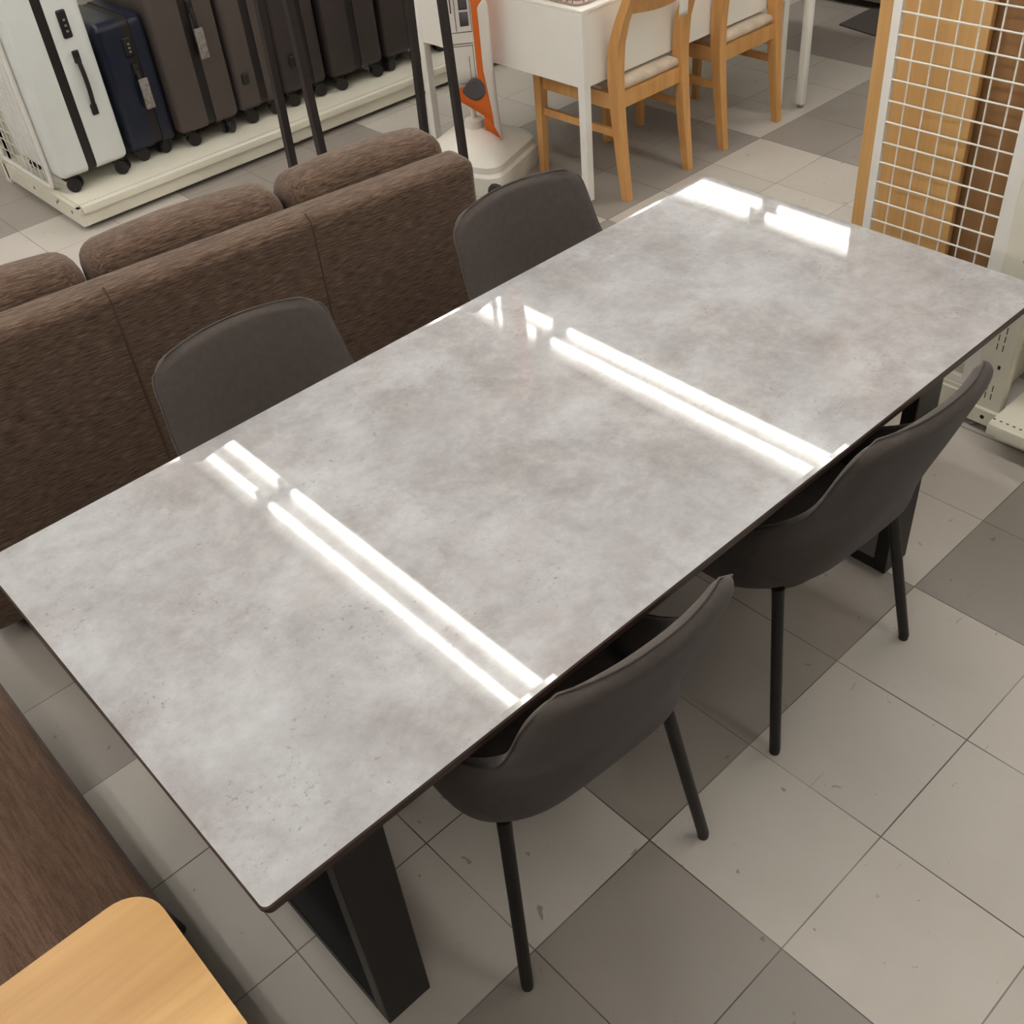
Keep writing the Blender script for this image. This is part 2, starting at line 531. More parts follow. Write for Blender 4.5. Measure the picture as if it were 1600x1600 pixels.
for x in (0.137, 1.735):
    bm = bmesh.new()
    add_box(bm, x, x + 0.098, 0.095, 0.131, 0.0, 0.697, 0.002, 1)
    add_box(bm, x, x + 0.098, TW - 0.131, TW - 0.095, 0.0, 0.697, 0.002, 1)
    add_box(bm, x, x + 0.098, 0.131, TW - 0.131, 0.0, 0.034, 0.002, 1)
    add_box(bm, x, x + 0.098, 0.131, TW - 0.131, 0.663, 0.697, 0.002, 1)
    obj('leg', bm, M['black_steel'], tbl, 0)

# ------------------------------------------------------------------ grey upholstered chairs (local: back towards -y, rear feet at y = 0)
ZB, ZT = 0.40, 0.855
def lerp_tab(tab, z):
    for (a, va), (b_, vb) in zip(tab, tab[1:]):
        if z <= b_:
            k = tab.index((a, va))
            pv = tab[max(k - 1, 0)]; nx = tab[min(k + 2, len(tab) - 1)]
            h = b_ - a
            t = min(1, max(0, (z - a) / h))
            m0 = (vb - pv[1]) / (b_ - pv[0]) * h
            m1 = (nx[1] - va) / (nx[0] - a) * h
            return va * (2 * t ** 3 - 3 * t * t + 1) + m0 * (t ** 3 - 2 * t * t + t) + vb * (3 * t * t - 2 * t ** 3) + m1 * (t ** 3 - t * t)
    return tab[-1][1]
HW = [(0.35, 0.210), (0.50, 0.224), (0.64, 0.218), (0.78, 0.204), (0.90, 0.195)]
CY = [(0.35, 0.032), (0.50, 0.012), (0.66, -0.040), (0.78, -0.078), (0.90, -0.113)]
WR = [(0.35, 0.30), (0.48, 0.25), (0.58, 0.125), (0.67, 0.056), (0.79, 0.040), (0.90, 0.024)]
def back_point(a, v):
    """a in -1..1 across, v in 0..1 up"""
    zb = 0.360 + 0.112 * (1 - abs(a) ** 2.6)
    zt = ZT - 0.005 * a * a
    z = zb + (zt - zb) * v
    hw = lerp_tab(HW, z)
    r = 0.046
    if z > zt - r:
        q = (z - (zt - r)) / r
        hw = hw - r + r * math.sqrt(max(0.0, 1 - q * q * 0.985))
    w_ = lerp_tab(WR, z)
    # low down the shell turns a squarish corner and runs forward; high up it is a shallow curve
    t = min(1, max(0, (z - 0.42) / 0.26)); t = t * t * (3 - 2 * t)
    ph = a * PI / 2
    n = 5.0
    xa = math.copysign(abs(math.sin(ph)) ** (2 / n), ph) if ph else 0.0
    ya = 1 - abs(math.cos(ph)) ** (2 / n)
    xb, yb = a, abs(a) ** 2.2
    x = hw * (xa * (1 - t) + xb * t)
    y = lerp_tab(CY, z) + w_ * (ya * (1 - t) + yb * t)
    return Vector((x, y, z))
def make_chair(label, loc, rz):
    t = thing('dining_chair', label, 'chair', loc, rz, 'grey upholstered chairs round the table')
    # backrest: padded shell with rolled rim
    bm = bmesh.new()
    nu, nv = 24, 20
    vv = [1 - (1 - j / nv) ** 1.35 for j in range(nv + 1)]
    P = [[back_point(-1 + 2 * i / nu, vv[j]) for i in range(nu + 1)] for j in range(nv + 1)]
    Nn = [[None] * (nu + 1) for _ in range(nv + 1)]
    for j in range(nv + 1):
        for i in range(nu + 1):
            du = P[j][min(i + 1, nu)] - P[j][max(i - 1, 0)]
            dv = P[min(j + 1, nv)][i] - P[max(j - 1, 0)][i]
            n = du.cross(dv)
            Nn[j][i] = n.normalized() if n.length > 1e-9 else Vector((0, -1, 0))
    T = 0.038
    def th(i, j):
        e = min(i, nu - i, (nv - j) * 1.1, j * 1.5 + 1) / 3.0
        return T * (0.42 + 0.58 * math.sqrt(max(0, 1 - (1 - min(1, e)) ** 2)))
    F = [[bm.verts.new(P[j][i] + Nn[j][i] * th(i, j) * 0.5) for i in range(nu + 1)] for j in range(nv + 1)]
    B = [[bm.verts.new(P[j][i] - Nn[j][i] * th(i, j) * 0.5) for i in range(nu + 1)] for j in range(nv + 1)]
    for j in range(nv):
        for i in range(nu):
            bm.faces.new((F[j][i], F[j][i + 1], F[j + 1][i + 1], F[j + 1][i]))
            bm.faces.new((B[j][i + 1], B[j][i], B[j + 1][i], B[j + 1][i + 1]))
    rim = [(0, i) for i in range(nu + 1)] + [(j, nu) for j in range(1, nv + 1)] + [(nv, i) for i in range(nu - 1, -1, -1)] + [(j, 0) for j in range(nv - 1, 0, -1)]
    mid = {}
    for k, (j, i) in enumerate(rim):
        c = P[j][i]
        ctr = sum((P[a][b_] for a, b_ in ((min(max(j, 2), nv - 2), min(max(i, 2), nu - 2)),)), Vector())
        out = (c - ctr).normalized() * 0.007
        mid[k] = bm.verts.new(c + out)
    for k in range(len(rim)):
        (j, i), (j2, i2) = rim[k], rim[(k + 1) % len(rim)]
        m1, m2 = mid[k], mid[(k + 1) % len(rim)]
        bm.faces.new((F[j][i], m1, m2, F[j2][i2]))
        bm.faces.new((m1, B[j][i], B[j2][i2], m2))
    back = obj('backrest', bm, M['grey_fabric'], t, 60)
    subsurf(back, 1)
    bm = bmesh.new()
    pth = [P[j][0] - Nn[j][0] * 0 + Vector((-0.006, 0, 0)) for j in range(1, nv - 1)]
    pth += [P[nv][i] + Vector((0, 0, 0.0065)) for i in range(0, nu + 1)]
    pth += [P[j][nu] + Vector((0.006, 0, 0)) for j in range(nv - 2, 0, -1)]
    add_tube(bm, pth, 0.0022, 6)
    obj('piping', bm, M['grey_piping'], back, 60)
    # seat: rounded cushion on a shallow bowl
    bm = bmesh.new()
    def seat_pt(u, v, s):
        a = 2 * PI * u
        # superellipse plan, wider in front
        ca, sa = math.cos(a), math.sin(a)
        ex = 2 / 3.6
        x = math.copysign(abs(ca) ** ex, ca) * 0.200 * s
        y = math.copysign(abs(sa) ** ex, sa) * (0.232 if sa > 0 else 0.208) * s + 0.268
        x *= 1.0 + 0.06 * (y - 0.268) / 0.232
        return x, y
    prof = [(0.0, 0.462), (0.55, 0.468), (0.86, 0.466), (0.96, 0.456), (1.0, 0.436), (0.99, 0.395), (0.95, 0.370), (0.86, 0.356), (0.5, 0.350), (0.0, 0.348)]
    nS = 40
    rings = []
    for s, z in prof:
        if s == 0.0:
            rings.append([bm.verts.new((0, 0.268, z))])
        else:
            rg = []
            for k in range(nS):
                x, y = seat_pt(k / nS, 0, s)
                dz = 0.016 * ((y - 0.268) / 0.232) if z > 0.43 else 0.0
                rg.append(bm.verts.new((x, y, z + dz * 0.6)))
            rings.append(rg)
    for A, Bq in zip(rings, rings[1:]):
        for k in range(nS):
            k2 = (k + 1) % nS
            if len(A) == 1: bm.faces.new((A[0], Bq[k], Bq[k2]))
            elif len(Bq) == 1: bm.faces.new((A[k], Bq[0], A[k2]))
            else: bm.faces.new((A[k], Bq[k], Bq[k2], A[k2]))
    obj('seat', bm, M['grey_fabric'], t, 60)
    for sx, yb, yt, xb, xt in ((-1, 0.0, 0.072, 0.237, 0.188), (1, 0.0, 0.072, 0.237, 0.188), (-1, 0.50, 0.43, 0.215, 0.175), (1, 0.50, 0.43, 0.215, 0.175)):
        bm = bmesh.new()
        add_tube(bm, [(sx * xb, yb, 0.0), (sx * xb, yb, 0.012), (sx * (xb + (xt - xb) * 0.9), yb + (yt - yb) * 0.9, 0.385), (sx * xt, yt, 0.425)], 0.0115, 12, 0.0135)
        obj('leg', bm, M['black_steel'], t, 50)
    return t
ch0 = make_chair('grey upholstered chair nearest the viewer, tucked under the near side of the table', (0.603, -0.047, 0), math.radians(-3.4))
dup(ch0, (1.346, -0.047, 0), math.radians(-2.2), 'grey upholstered chair tucked under the near side, by the white shelf post')
dup(ch0, (0.655, 1.019, 0), math.radians(180 - 4), 'grey upholstered chair on the far side, before the middle of the brown sofa')
dup(ch0, (1.460, 1.019, 0), math.radians(180 - 3), 'grey upholstered chair on the far side, before the right end of the sofa')

# ------------------------------------------------------------------ brown sofa, seen from behind (local x along the back, y forward)
SR = math.atan(-0.126)
SL = 1.60
sofa = thing('sofa', 'brown heathered fabric sofa seen from behind, between table and luggage', 'sofa', (-0.005, 1.573, 0), SR)
def pillow_box(bm, x0, x1, y0, y1, z0, z1, r, puff=0.0, nseg=4):
    vs = add_box(bm, x0, x1, y0, y1, z0, z1, r, nseg)
    return vs
bm = bmesh.new(); add_box(bm, 0, SL, 0.0, 0.122, 0.05, 0.825, 0.032, 5)
sb = obj('backrest', bm, M['sofa'], sofa, 50)
for x in (0.572, 1.100):
    bm = bmesh.new()
    add_tube(bm, [(x, 0.03, 0.8265), (x, 0.012, 0.818), (x, 0.001, 0.80), (x, -0.0005, 0.5), (x, -0.0005, 0.08)], 0.0028, 6)
    obj('seam', bm, M['sofa_seam'], sb, 50)
bm = bmesh.new(); add_box(bm, 0.0, SL, 0.124, 0.80, 0.10, 0.30, 0.02, 3); obj('base', bm, M['sofa'], sofa, 50)
for x in (0.07, SL - 0.07):
    for y in (0.10, 0.74):
        bm = bmesh.new(); add_tube(bm, [(x, y, 0.0), (x, y, 0.11)], 0.018, 12, 0.024); obj('leg', bm, M['leg_wood'], sofa, 50)
def cushion_bm(wd, dp, h, crown, r=0.05):
    bm = bmesh.new()
    add_box(bm, -wd / 2, wd / 2, -dp / 2, dp / 2, 0, h, r, 4)
    bmesh.ops.subdivide_edges(bm, edges=[e for e in bm.edges if e.calc_length() > 0.1], cuts=7, use_grid_fill=True)
    for v in bm.verts:
        fx = max(0, 1 - (2 * v.co.x / wd) ** 2)
        fy = max(0, 1 - (2 * v.co.y / dp) ** 2)
        if v.co.z > h * 0.5:
            v.co.z += crown * fx * (0.5 + 0.5 * fy)
        v.co.y *= 1 + 0.06 * fx * (v.co.z / h)
    return bm
cs = [(0.318, 0.50, 'leftmost brown back cushion on the sofa, cut by the photo edge'), (0.840, 0.525, 'middle brown back cushion on the sofa'), (1.354, 0.485, 'rightmost brown back cushion on the sofa')]
SMx = Matrix.Translation((-0.005, 1.573, 0)) @ Matrix.Rotation(SR, 4, 'Z')
for cx, wd, lab in cs:
    p = SMx @ Vector((cx, 0.213, 0.457))
    c = obj('sofa_cushion', cushion_bm(wd, 0.152, 0.392, 0.018, 0.05), M['sofa'], None, 60)
    c.location = p; c.rotation_euler = (math.radians(0), 0, SR)
    tag(c, lab, 'cushion', 'loose back cushions of the sofa')
for cx, wd, lab in ((0.40, 0.785, 'brown seat cushion of the sofa, left half'), (1.19, 0.785, 'brown seat cushion of the sofa, right half')):
    p = SMx @ Vector((cx, 0.47, 0.302))
    c = obj('seat_cushion', cushion_bm(wd, 0.60, 0.135, 0.018, 0.035), M['sofa'], None, 60)
    c.location = p; c.rotation_euler = (0, 0, SR)
    tag(c, lab, 'cushion', 'loose seat cushions of the sofa')

# ------------------------------------------------------------------ brown bench seat and light wooden table, lower left
bench = thing('bench', 'low brown fabric bench seat at the left end of the dining table', 'bench')
bm = bmesh.new()
add_box(bm, -0.62, -0.073, 0.09, 1.36, 0.30, 0.425, 0.028, 4)
obj('seat', bm, M['bench'], bench, 50)
bm = bmesh.new(); add_box(bm, -0.60, -0.11, 0.11, 1.33, 0.25, 0.305); obj('frame', bm, M['leg_wood'], bench, 0)
for x, y, ox, oy in ((-0.10, 0.50, 0.045, 0.045), (-0.57, 0.50, -0.03, 0.03), (-0.14, 0.16, 0.02, -0.01), (-0.57, 0.16, -0.03, -0.01), (-0.12, 1.27, 0.02, 0.02), (-0.57, 1.27, -0.03, 0.03)):
    bm = bmesh.new(); add_tube(bm, [(x + ox, y + oy, 0), (x, y, 0.27)], 0.014, 12, 0.020); obj('leg', bm, M['leg_wood'], bench, 50)
wt = thing('side_table', 'light alder wooden table with rounded corner at the lower left', 'table')
bm = bmesh.new()
add_prism(bm, round_rect(-1.05, -0.090, -0.72, 0.170, 0.055, 8), 0.675, 0.70)
es = [e for e in bm.edges if len(e.link_faces) == 2 and abs(e.calc_face_angle() - PI / 2) < 0.2]
bmesh.ops.bevel(bm, geom=es, offset=0.004, segments=2, profile=0.5, affect='EDGES')
obj('tabletop', bm, M['light_wood'], wt, 35)
bm = bmesh.new()
for a in ((-0.95, -0.20, 0.06, 0.085), (-0.95, -0.20, -0.64, -0.615), (-0.95, -0.925, -0.615, 0.06), (-0.225, -0.20, -0.615, 0.06)):
    add_box(bm, *a, 0.60, 0.675)
obj('apron', bm, M['light_wood'], wt, 0)
for x in (-0.94, -0.20):
    for y in (-0.63, 0.055):
        bm = bmesh.new(); add_box(bm, x - 0.02, x + 0.02, y - 0.02, y + 0.02, 0.0, 0.675, 0.004, 2); obj('leg', bm, M['light_wood'], wt, 35)

# ------------------------------------------------------------------ white gondola shelf with luggage
DZ = 0.112
gon = thing('display_shelf', 'long white store shelf base holding the row of suitcases', 'shelf', (0, 0, 0))
GX0, GX1, GY0, GY1 = 1.272, 4.6, 3.725, 4.52
bm = bmesh.new()
add_box(bm, GX0 + 0.004, GX1, GY0 - 0.012, GY1, DZ - 0.012, DZ)
obj('deck', bm, M['deck_x'], gon, 0)
bm = bmesh.new()
add_prism(bm, [(GY0 - 0.012, DZ), (GY0 - 0.018, DZ - 0.003), (GY0 - 0.020, DZ - 0.010), (GY0 - 0.020, DZ - 0.032), (GY0 - 0.016, DZ - 0.034), (GY0 - 0.012, DZ - 0.030)], GX0 + 0.004, GX1, 'x')
obj('lip', bm, M['cream_metal'], gon, 40)
box_obj('front_panel', (GX0 - 0.012, GX1, GY0 - 0.006, GY0 + 0.002, 0.022, DZ - 0.012), M['cream_metal'], gon)
bm = bmesh.new()
add_box(bm, GX0 - 0.012, GX0 + 0.004, GY0 + 0.002, GY1 + 0.02, 0.022, DZ - 0.012)
add_box(bm, GX0 - 0.011, GX0 + 0.02, GY0 + 0.002, GY0 + 0.03, 0.022, DZ - 0.012)
ep = obj('end_plate', bm, M['cream_metal'], gon, 0)
for y, z in ((3.80, 0.06), (3.93, 0.075), (3.955, 0.06), (4.2, 0.06)):
    bm = bmesh.new(); add_box(bm, GX0 - 0.0125, GX0 - 0.0118, y, y + 0.012, z, z + 0.014)
    obj('slot', bm, M['hole'], ep, 0)
for x in (GX0 + 0.02, 2.4, 3.5):
    for y in (GY0 + 0.05, GY1 - 0.08):
        bm = bmesh.new(); add_lathe(bm, [(0.016, 0), (0.016, 0.008), (0.006, 0.01), (0.006, 0.03)], 12, (x, y, 0)); obj('foot', bm, M['cream_metal'], gon, 40)
bm = bmesh.new(); add_box(bm, GX0, GX1, GY1, GY1 + 0.02, 0.1, 1.5); obj('back_panel', bm, M['cream_metal'], gon, 0)
bm = bmesh.new(); add_box(bm, GX0 - 0.012, GX0 + 0.03, GY1, GY1 + 0.06, 0.0, 1.55); obj('post', bm, M['cream_metal'], gon, 0)
def mesh_panel(bm_frame, bm_wire, x, y0, y1, z0, z1, ny, nz, fr=0.011, wr=0.0022, r=0.03):
    pts = [(x, y1, z0), (x, y0 + r, z0), (x, y0 + r * 0.3, z0 + r * 0.3), (x, y0, z0 + r), (x, y0, z1 - r), (x, y0 + r * 0.3, z1 - r * 0.3), (x, y0 + r, z1), (x, y1, z1), (x, y1, z0)]
    add_tube(bm_frame, pts, fr, 8)
    for k in range(1, ny):
        y = y0 + (y1 - y0) * k / ny
        add_tube(bm_wire, [(x, y, z0), (x, y, z1)], wr, 6)
    for k in range(1, nz):
        z = z0 + (z1 - z0) * k / nz
        add_tube(bm_wire, [(x + wr * 1.6, y0, z), (x + wr * 1.6, y1, z)], wr, 6)
b1, b2 = bmesh.new(), bmesh.new()
mesh_panel(b1, b2, GX0 - 0.001, 3.965, 4.515, DZ + 0.012, 1.22, 10, 20)
mp_ = obj('mesh_frame', b1, M['white_metal'], gon, 50)
obj('wire_mesh', b2, M['white_metal'], mp_, 50)

# ------------------------------------------------------------------ suitcases
WRAD = 0.031
def suitcase(label, x0, x1, yf, depth, h, shell, band_at, group=None, handle=None, lock=None, side_feet=None, tag_at=None, ribs=False, zb=None, big_handle_mat=None, lean=0.0):
    """stands on the deck; narrow side faces -y, broad sides face +-x.  band_at: fraction of thickness"""
    zb = DZ + 0.066 if zb is None else zb
    t = thing('suitcase', label, 'suitcase', ((x0 + x1) / 2, yf, DZ), 0, group)
    W = x1 - x0
    bx = -W / 2 + W * band_at
    z0, z1 = zb - DZ, zb - DZ + h
    bw = 0.021
    for nm, a, b_ in (('front_shell', -W / 2, bx - bw), ('rear_shell', bx + bw, W / 2)):
        bm = bmesh.new()
        rr = min(0.045, (b_ - a) * 0.45)
        vs = add_box(bm, a, b_, 0, depth, z0, z1)
        # round the outer rim and the upright corners
        outer = a if nm == 'front_shell' else b_
        es = [e for e in bm.edges if abs(e.verts[0].co.x - e.verts[1].co.x) > 1e-6]
        bmesh.ops.bevel(bm, geom=es, offset=0.038, segments=4, profile=0.5, affect='EDGES')
        es = [e for e in bm.edges if all(abs(v.co.x - outer) < 1e-5 for v in e.verts) and len(e.link_faces) == 2 and e.calc_face_angle() > 0.5]
        bmesh.ops.bevel(bm, geom=es, offset=rr * 0.75, segments=4, profile=0.6, affect='EDGES')
        if ribs:
            for k in range(4):
                yy = depth * (0.12 + 0.05 * k)
                xo = outer - 0.002 if nm == 'front_shell' else outer + 0.002
                add_box(bm, min(xo, xo + 0.004) , max(xo, xo + 0.004), yy, yy + 0.012, z0 + 0.08, z1 - 0.08)
        obj(nm, bm, shell, t, 40)
    bm = bmesh.new()
    add_box(bm, bx - bw - 0.001, bx + bw + 0.001, 0.004, depth - 0.004, z0 + 0.004, z1 - 0.004)
    es = [e for e in bm.edges if abs(e.verts[0].co.x - e.verts[1].co.x) > 1e-6]
    bmesh.ops.bevel(bm, geom=es, offset=0.036, segments=4, profile=0.5, affect='EDGES')
    obj('zip_band', bm, M['black_plastic'], t, 40)
    if handle:
        hx, ha, hb = handle
        hx = -W / 2 + W * hx
        bm = bmesh.new()
        add_box(bm, hx - 0.014, hx + 0.014, -0.010, 0.004, ha - DZ, ha - DZ + 0.045, 0.004, 2)
        add_box(bm, hx - 0.014, hx + 0.014, -0.010, 0.004, hb - DZ - 0.05, hb - DZ, 0.004, 2)
        pts = [(hx, -0.008, ha - DZ + 0.03)] + [(hx, -0.008 - 0.016 * math.sin(PI * k / 8), ha - DZ + 0.03 + (hb - ha - 0.06) * k / 8) for k in range(1, 8)] + [(hx, -0.008, hb - DZ - 0.03)]
        add_tube(bm, pts, 0.010, 8)
        obj('handle', bm, big_handle_mat or M['black_plastic'], t, 40)
    if lock:
        lx, la, lb = lock
        lx = -W / 2 + W * lx
        bm = bmesh.new(); add_box(bm, lx - 0.02, lx + 0.02, -0.010, 0.006, la - DZ, lb - DZ, 0.008, 3)
        lk = obj('lock', bm, M['black_plastic'], t, 40)
        bm = bmesh.new()
        for k in range(3):
            zc = la - DZ + (lb - la) * (0.22 + 0.2 * k)
            add_box(bm, lx - 0.004, lx + 0.006, -0.0125, -0.008, zc, zc + 0.008)
        obj('lock_dial', bm, M['silver'], lk, 0)
    if side_feet:
        for fx, fz in side_feet:
            xx = -W / 2 + W * fx
            bm = bmesh.new(); add_box(bm, xx - 0.016, xx + 0.016, -0.016, 0.004, fz - DZ, fz - DZ + 0.055, 0.010, 3); obj('side_foot', bm, M['black_plastic'], t, 40)
    if tag_at:
        gx, ga, gb = tag_at
        gx = -W / 2 + W * gx
        bm = bmesh.new(); add_box(bm, gx - 0.021, gx + 0.021, -0.036, -0.026, ga - DZ, gb - DZ, 0.003, 2)
        o = obj('wrapped_grip', bm, M['clear_wrap'], t, 40); o['label'] = 'crumpled clear wrap round the handle'
    # four casters, swivelled
    rc = random.Random(int(x0 * 1000))
    for sx in (-1, 1):
        for yy in (0.048, depth - 0.058):
            cx = sx * (W / 2 - 0.045)
            ang = rc.uniform(0.7, 1.5) * (1 if rc.random() < 0.7 else -1)
            R_ = Matrix.Translation((cx, yy, 0)) @ Matrix.Rotation(ang, 4, 'Z')
            bm = bmesh.new()
            add_box(bm, cx - 0.028, cx + 0.028, yy - 0.024, yy + 0.03, z0 - 0.012, z0 + 0.006, 0.006, 2)
            vs = add_prism(bm, [(-0.016, z0 - 0.01), (0.016, z0 - 0.01), (-0.012, 0.028), (-0.026, 0.034)], -0.007, 0.007, 'x')
            bmesh.ops.transform(bm, matrix=R_, verts=vs)
            cst = obj('caster', bm, M['black_plastic'], t, 40)
            for o_ in (-0.024, 0.010):
                bm = bmesh.new()
                yw, zw = -0.018, WRAD
                add_tube(bm, [(o_, yw, zw), (o_ + 0.002, yw, zw), (o_ + 0.012, yw, zw), (o_ + 0.014, yw, zw)], WRAD, 18)
                bmesh.ops.transform(bm, matrix=R_, verts=bm.verts[:])
                obj('wheel', bm, M['black_plastic'], cst, 50)
    return t
suitcase('large pale grey suitcase with a black zip band, leftmost on the shelf', 1.285, 1.605, 3.855, 0.50, 0.80, M['case_white'], 0.46, None, handle=(0.735, 0.40, 0.665), lock=(0.72, 0.715, 0.825))
suitcase('small glossy navy suitcase standing between the pale grey and charcoal ones', 1.640, 1.868, 3.905, 0.40, 0.555, M['case_navy'], 0.62, None, handle=(0.58, 0.34, 0.53), tag_at=(0.60, 0.34, 0.47), lock=(0.56, 0.56, 0.64), zb=DZ + 0.05)
suitcase('large charcoal brown suitcase with a wrapped handle grip, right of the navy one', 1.880, 2.185, 3.855, 0.50, 0.84, M['case_brown'], 0.52, None, handle=(0.62, 0.50, 0.72), tag_at=(0.62, 0.48, 0.61))
suitcase('charcoal brown suitcase with small side feet, right of the wrapped-handle one', 2.205, 2.43, 3.865, 0.50, 0.86, M['case_brown'], 0.56, None, side_feet=((0.22, 0.30), (0.22, 0.74)))
suitcase('dark suitcase behind the two left black rack posts', 2.455, 2.70, 3.875, 0.48, 0.86, M['case_black'], 0.62, None, side_feet=((0.28, 0.30), (0.28, 0.74)))
suitcase('large black-brown ribbed suitcase right of the two left black rack posts', 2.725, 3.035, 3.850, 0.50, 0.88, M['case_black'], 0.50, None, handle=(0.62, 0.55, 0.78), tag_at=(0.62, 0.68, 0.78), ribs=True)
suitcase('black-brown ribbed suitcase behind the third black rack post', 3.065, 3.335, 3.860, 0.50, 0.88, M['case_black'], 0.60, None, ribs=True)
suitcase('black-brown suitcase glimpsed beneath the white display table, last in the row', 3.375, 3.66, 3.860, 0.50, 0.88, M['case_black'], 0.5, None)

# ------------------------------------------------------------------ black steel rack (four posts)
rack = thing('shelf_rack', 'slim black steel rack on four posts, between sofa and luggage', 'rack')
RP = [(1.760, 2.45), (2.386, 2.45), (1.760, 2.708), (2.386, 2.708)]
for x, y in RP:
    dy = 0.05 if y < 2.6 else -0.05
    bm = bmesh.new()
    r = 0.0135
    a = [bm.verts.new((x + sx * r, y + sy * r, 0.0)) for sx, sy in ((-1, -1), (1, -1), (1, 1), (-1, 1))]
    b_ = [bm.verts.new((x + sx * r, y + dy + sy * r, 1.45)) for sx, sy in ((-1, -1), (1, -1), (1, 1), (-1, 1))]
    bm.faces.new(list(reversed(a))); bm.faces.new(b_)
    for k in range(4): bm.faces.new((a[k], a[(k + 1) % 4], b_[(k + 1) % 4], b_[k]))
    obj('post', bm, M['black_rack'], rack, 0)
bm = bmesh.new()
for y in (2.50, 2.658): add_box(bm, 1.752, 2.394, y - 0.012, y + 0.012, 1.41, 1.435)
for x in (1.760, 2.386): add_box(bm, x - 0.012, x + 0.012, 2.50, 2.658, 1.41, 1.435)
obj('top_rail', bm, M['black_rack'], rack, 0)
box_obj('shelf_board', (1.745, 2.40, 2.47, 2.688, 1.436, 1.455), M['black_rack'], rack)
bm = bmesh.new()
for x in (1.760, 2.386): add_box(bm, x - 0.011, x + 0.011, 2.455, 2.706, 0.05, 0.072)
obj('foot_rail', bm, M['black_rack'], rack, 0)

# ------------------------------------------------------------------ white display tables
WX0, WX1, WY0, WY1, WZ = 2.768, 4.06, 2.152, 3.175, 0.762
wt1 = thing('display_table', 'white display table with deep side panels, beside the two wooden chairs', 'table')
AZ = 0.478
for nm, d in (('side_panel', (WX0 + 0.036, WX1 - 0.036, WY0 + 0.004, WY0 + 0.02, AZ, WZ - 0.01)), ('side_panel', (WX0 + 0.036, WX1 - 0.036, WY1 - 0.02, WY1 - 0.004, AZ, WZ - 0.01)),
              ('end_panel', (WX0 + 0.002, WX0 + 0.018, WY0 + 0.036, WY1 - 0.036, AZ, WZ - 0.01)), ('end_panel', (WX1 - 0.018, WX1 - 0.002, WY0 + 0.036, WY1 - 0.036, AZ, WZ - 0.01))):
    box_obj(nm, d, M['white_panel'], wt1)
box_obj('tabletop', (WX0, WX1, WY0, WY1, WZ - 0.012, WZ), M['white_panel'], wt1, 0.002, 1)
for x in (WX0, WX1 - 0.036):
    for y in (WY0, WY1 - 0.036):
        bm = bmesh.new(); add_box(bm, x, x + 0.036, y, y + 0.036, 0.016, WZ - 0.012, 0.002, 1)
        lg = obj('leg', bm, M['white_metal'], wt1, 0)
        for k in range(4):
            zz = 0.07 + 0.10 * k
            bm = bmesh.new(); add_box(bm, x + 0.0362, x + 0.0366, y + 0.014, y + 0.020, zz, zz + 0.045)
            obj('slot', bm, M['hole'], lg, 0)
        bm = bmesh.new(); add_lathe(bm, [(0.014, 0), (0.014, 0.008), (0.006, 0.01), (0.006, 0.02)], 12, (x + 0.018, y + 0.018, 0)); obj('foot', bm, M['silver'], lg, 40)
bask = thing('wire_basket', 'low wire fence basket on top of the white display table', 'basket', (0, 0, WZ))
bf, bw_ = bmesh.new(), bmesh.new()
bx0, bx1, by0, by1 = WX0 + 0.03, WX1 - 0.03, WY0 + 0.045, WY1 - 0.03
def loop(bm, z, r):
    pts = [(x, y, z) for x, y in round_rect(bx0, bx1, by0, by1, 0.03, 4)]
    add_tube(bm, pts + pts[:1], r, 6)
loop(bf, 0.005, 0.004); loop(bf, 0.11, 0.0045); loop(bf, 0.022, 0.003)
k = bx0 + 0.03
while k < bx1 - 0.02:
    for y in (by0, by1): add_tube(bw_, [(k, y, 0.003), (k, y, 0.11)], 0.0025, 5)
    k += 0.03
k = by0 + 0.03
while k < by1 - 0.02:
    for x in (bx0, bx1): add_tube(bw_, [(x, k, 0.003), (x, k, 0.11)], 0.0025, 5)
    k += 0.03
obj('rim', bf, M['wire'], bask, 50); obj('wire_lattice', bw_, M['wire'], bask, 50)
for i, (x, y, rz, lab) in enumerate(((2.88, 2.33, 0.3, 'orange package in the wire basket, nearest its front corner'), (2.89, 2.60, -0.2, 'orange package in the wire basket along its left side'), (3.10, 2.36, 0.1, 'orange package in the wire basket along its chair side'))):
    p = thing('package', lab, 'package', (x, y, WZ + 0.001), rz, 'orange packages in the wire basket')
    bm = bmesh.new(); add_box(bm, -0.06, 0.06, -0.09, 0.09, 0, 0.05, 0.018, 3); obj('wrapper', bm, M['orange_pack'], p, 50)
    bm = bmesh.new(); add_box(bm, -0.03, 0.03, -0.045, 0.045, 0.0502, 0.0512); obj('sticker', bm, M['paper'], p, 0)
wt2 = thing('display_table', 'second white display table, only its near leg seen beyond the wooden chairs', 'table')
box_obj('tabletop', (4.085, 5.10, 2.06, 3.10, 0.735, 0.762), M['white_panel'], wt2, 0.002, 1)
bm = bmesh.new()
for d in ((4.12, 5.065, 2.066, 2.084, 0.66, 0.735), (4.12, 5.065, 3.076, 3.094, 0.66, 0.735), (4.091, 4.109, 2.095, 3.065, 0.66, 0.735), (5.076, 5.094, 2.095, 3.065, 0.66, 0.735)): add_box(bm, *d)
obj('apron', bm, M['white_metal'], wt2, 0)
for x in (4.087, 5.062):
    for y in (2.063, 3.061):
        bm = bmesh.new(); add_box(bm, x, x + 0.036, y, y + 0.036, 0.018, 0.735, 0.005, 2)
        lg = obj('leg', bm, M['white_metal'], wt2, 35)
        bm = bmesh.new(); add_lathe(bm, [(0.015, 0), (0.015, 0.006), (0.009, 0.01), (0.009, 0.02)], 12, (x + 0.018, y + 0.018, 0)); obj('foot', bm, M['silver'], lg, 40)

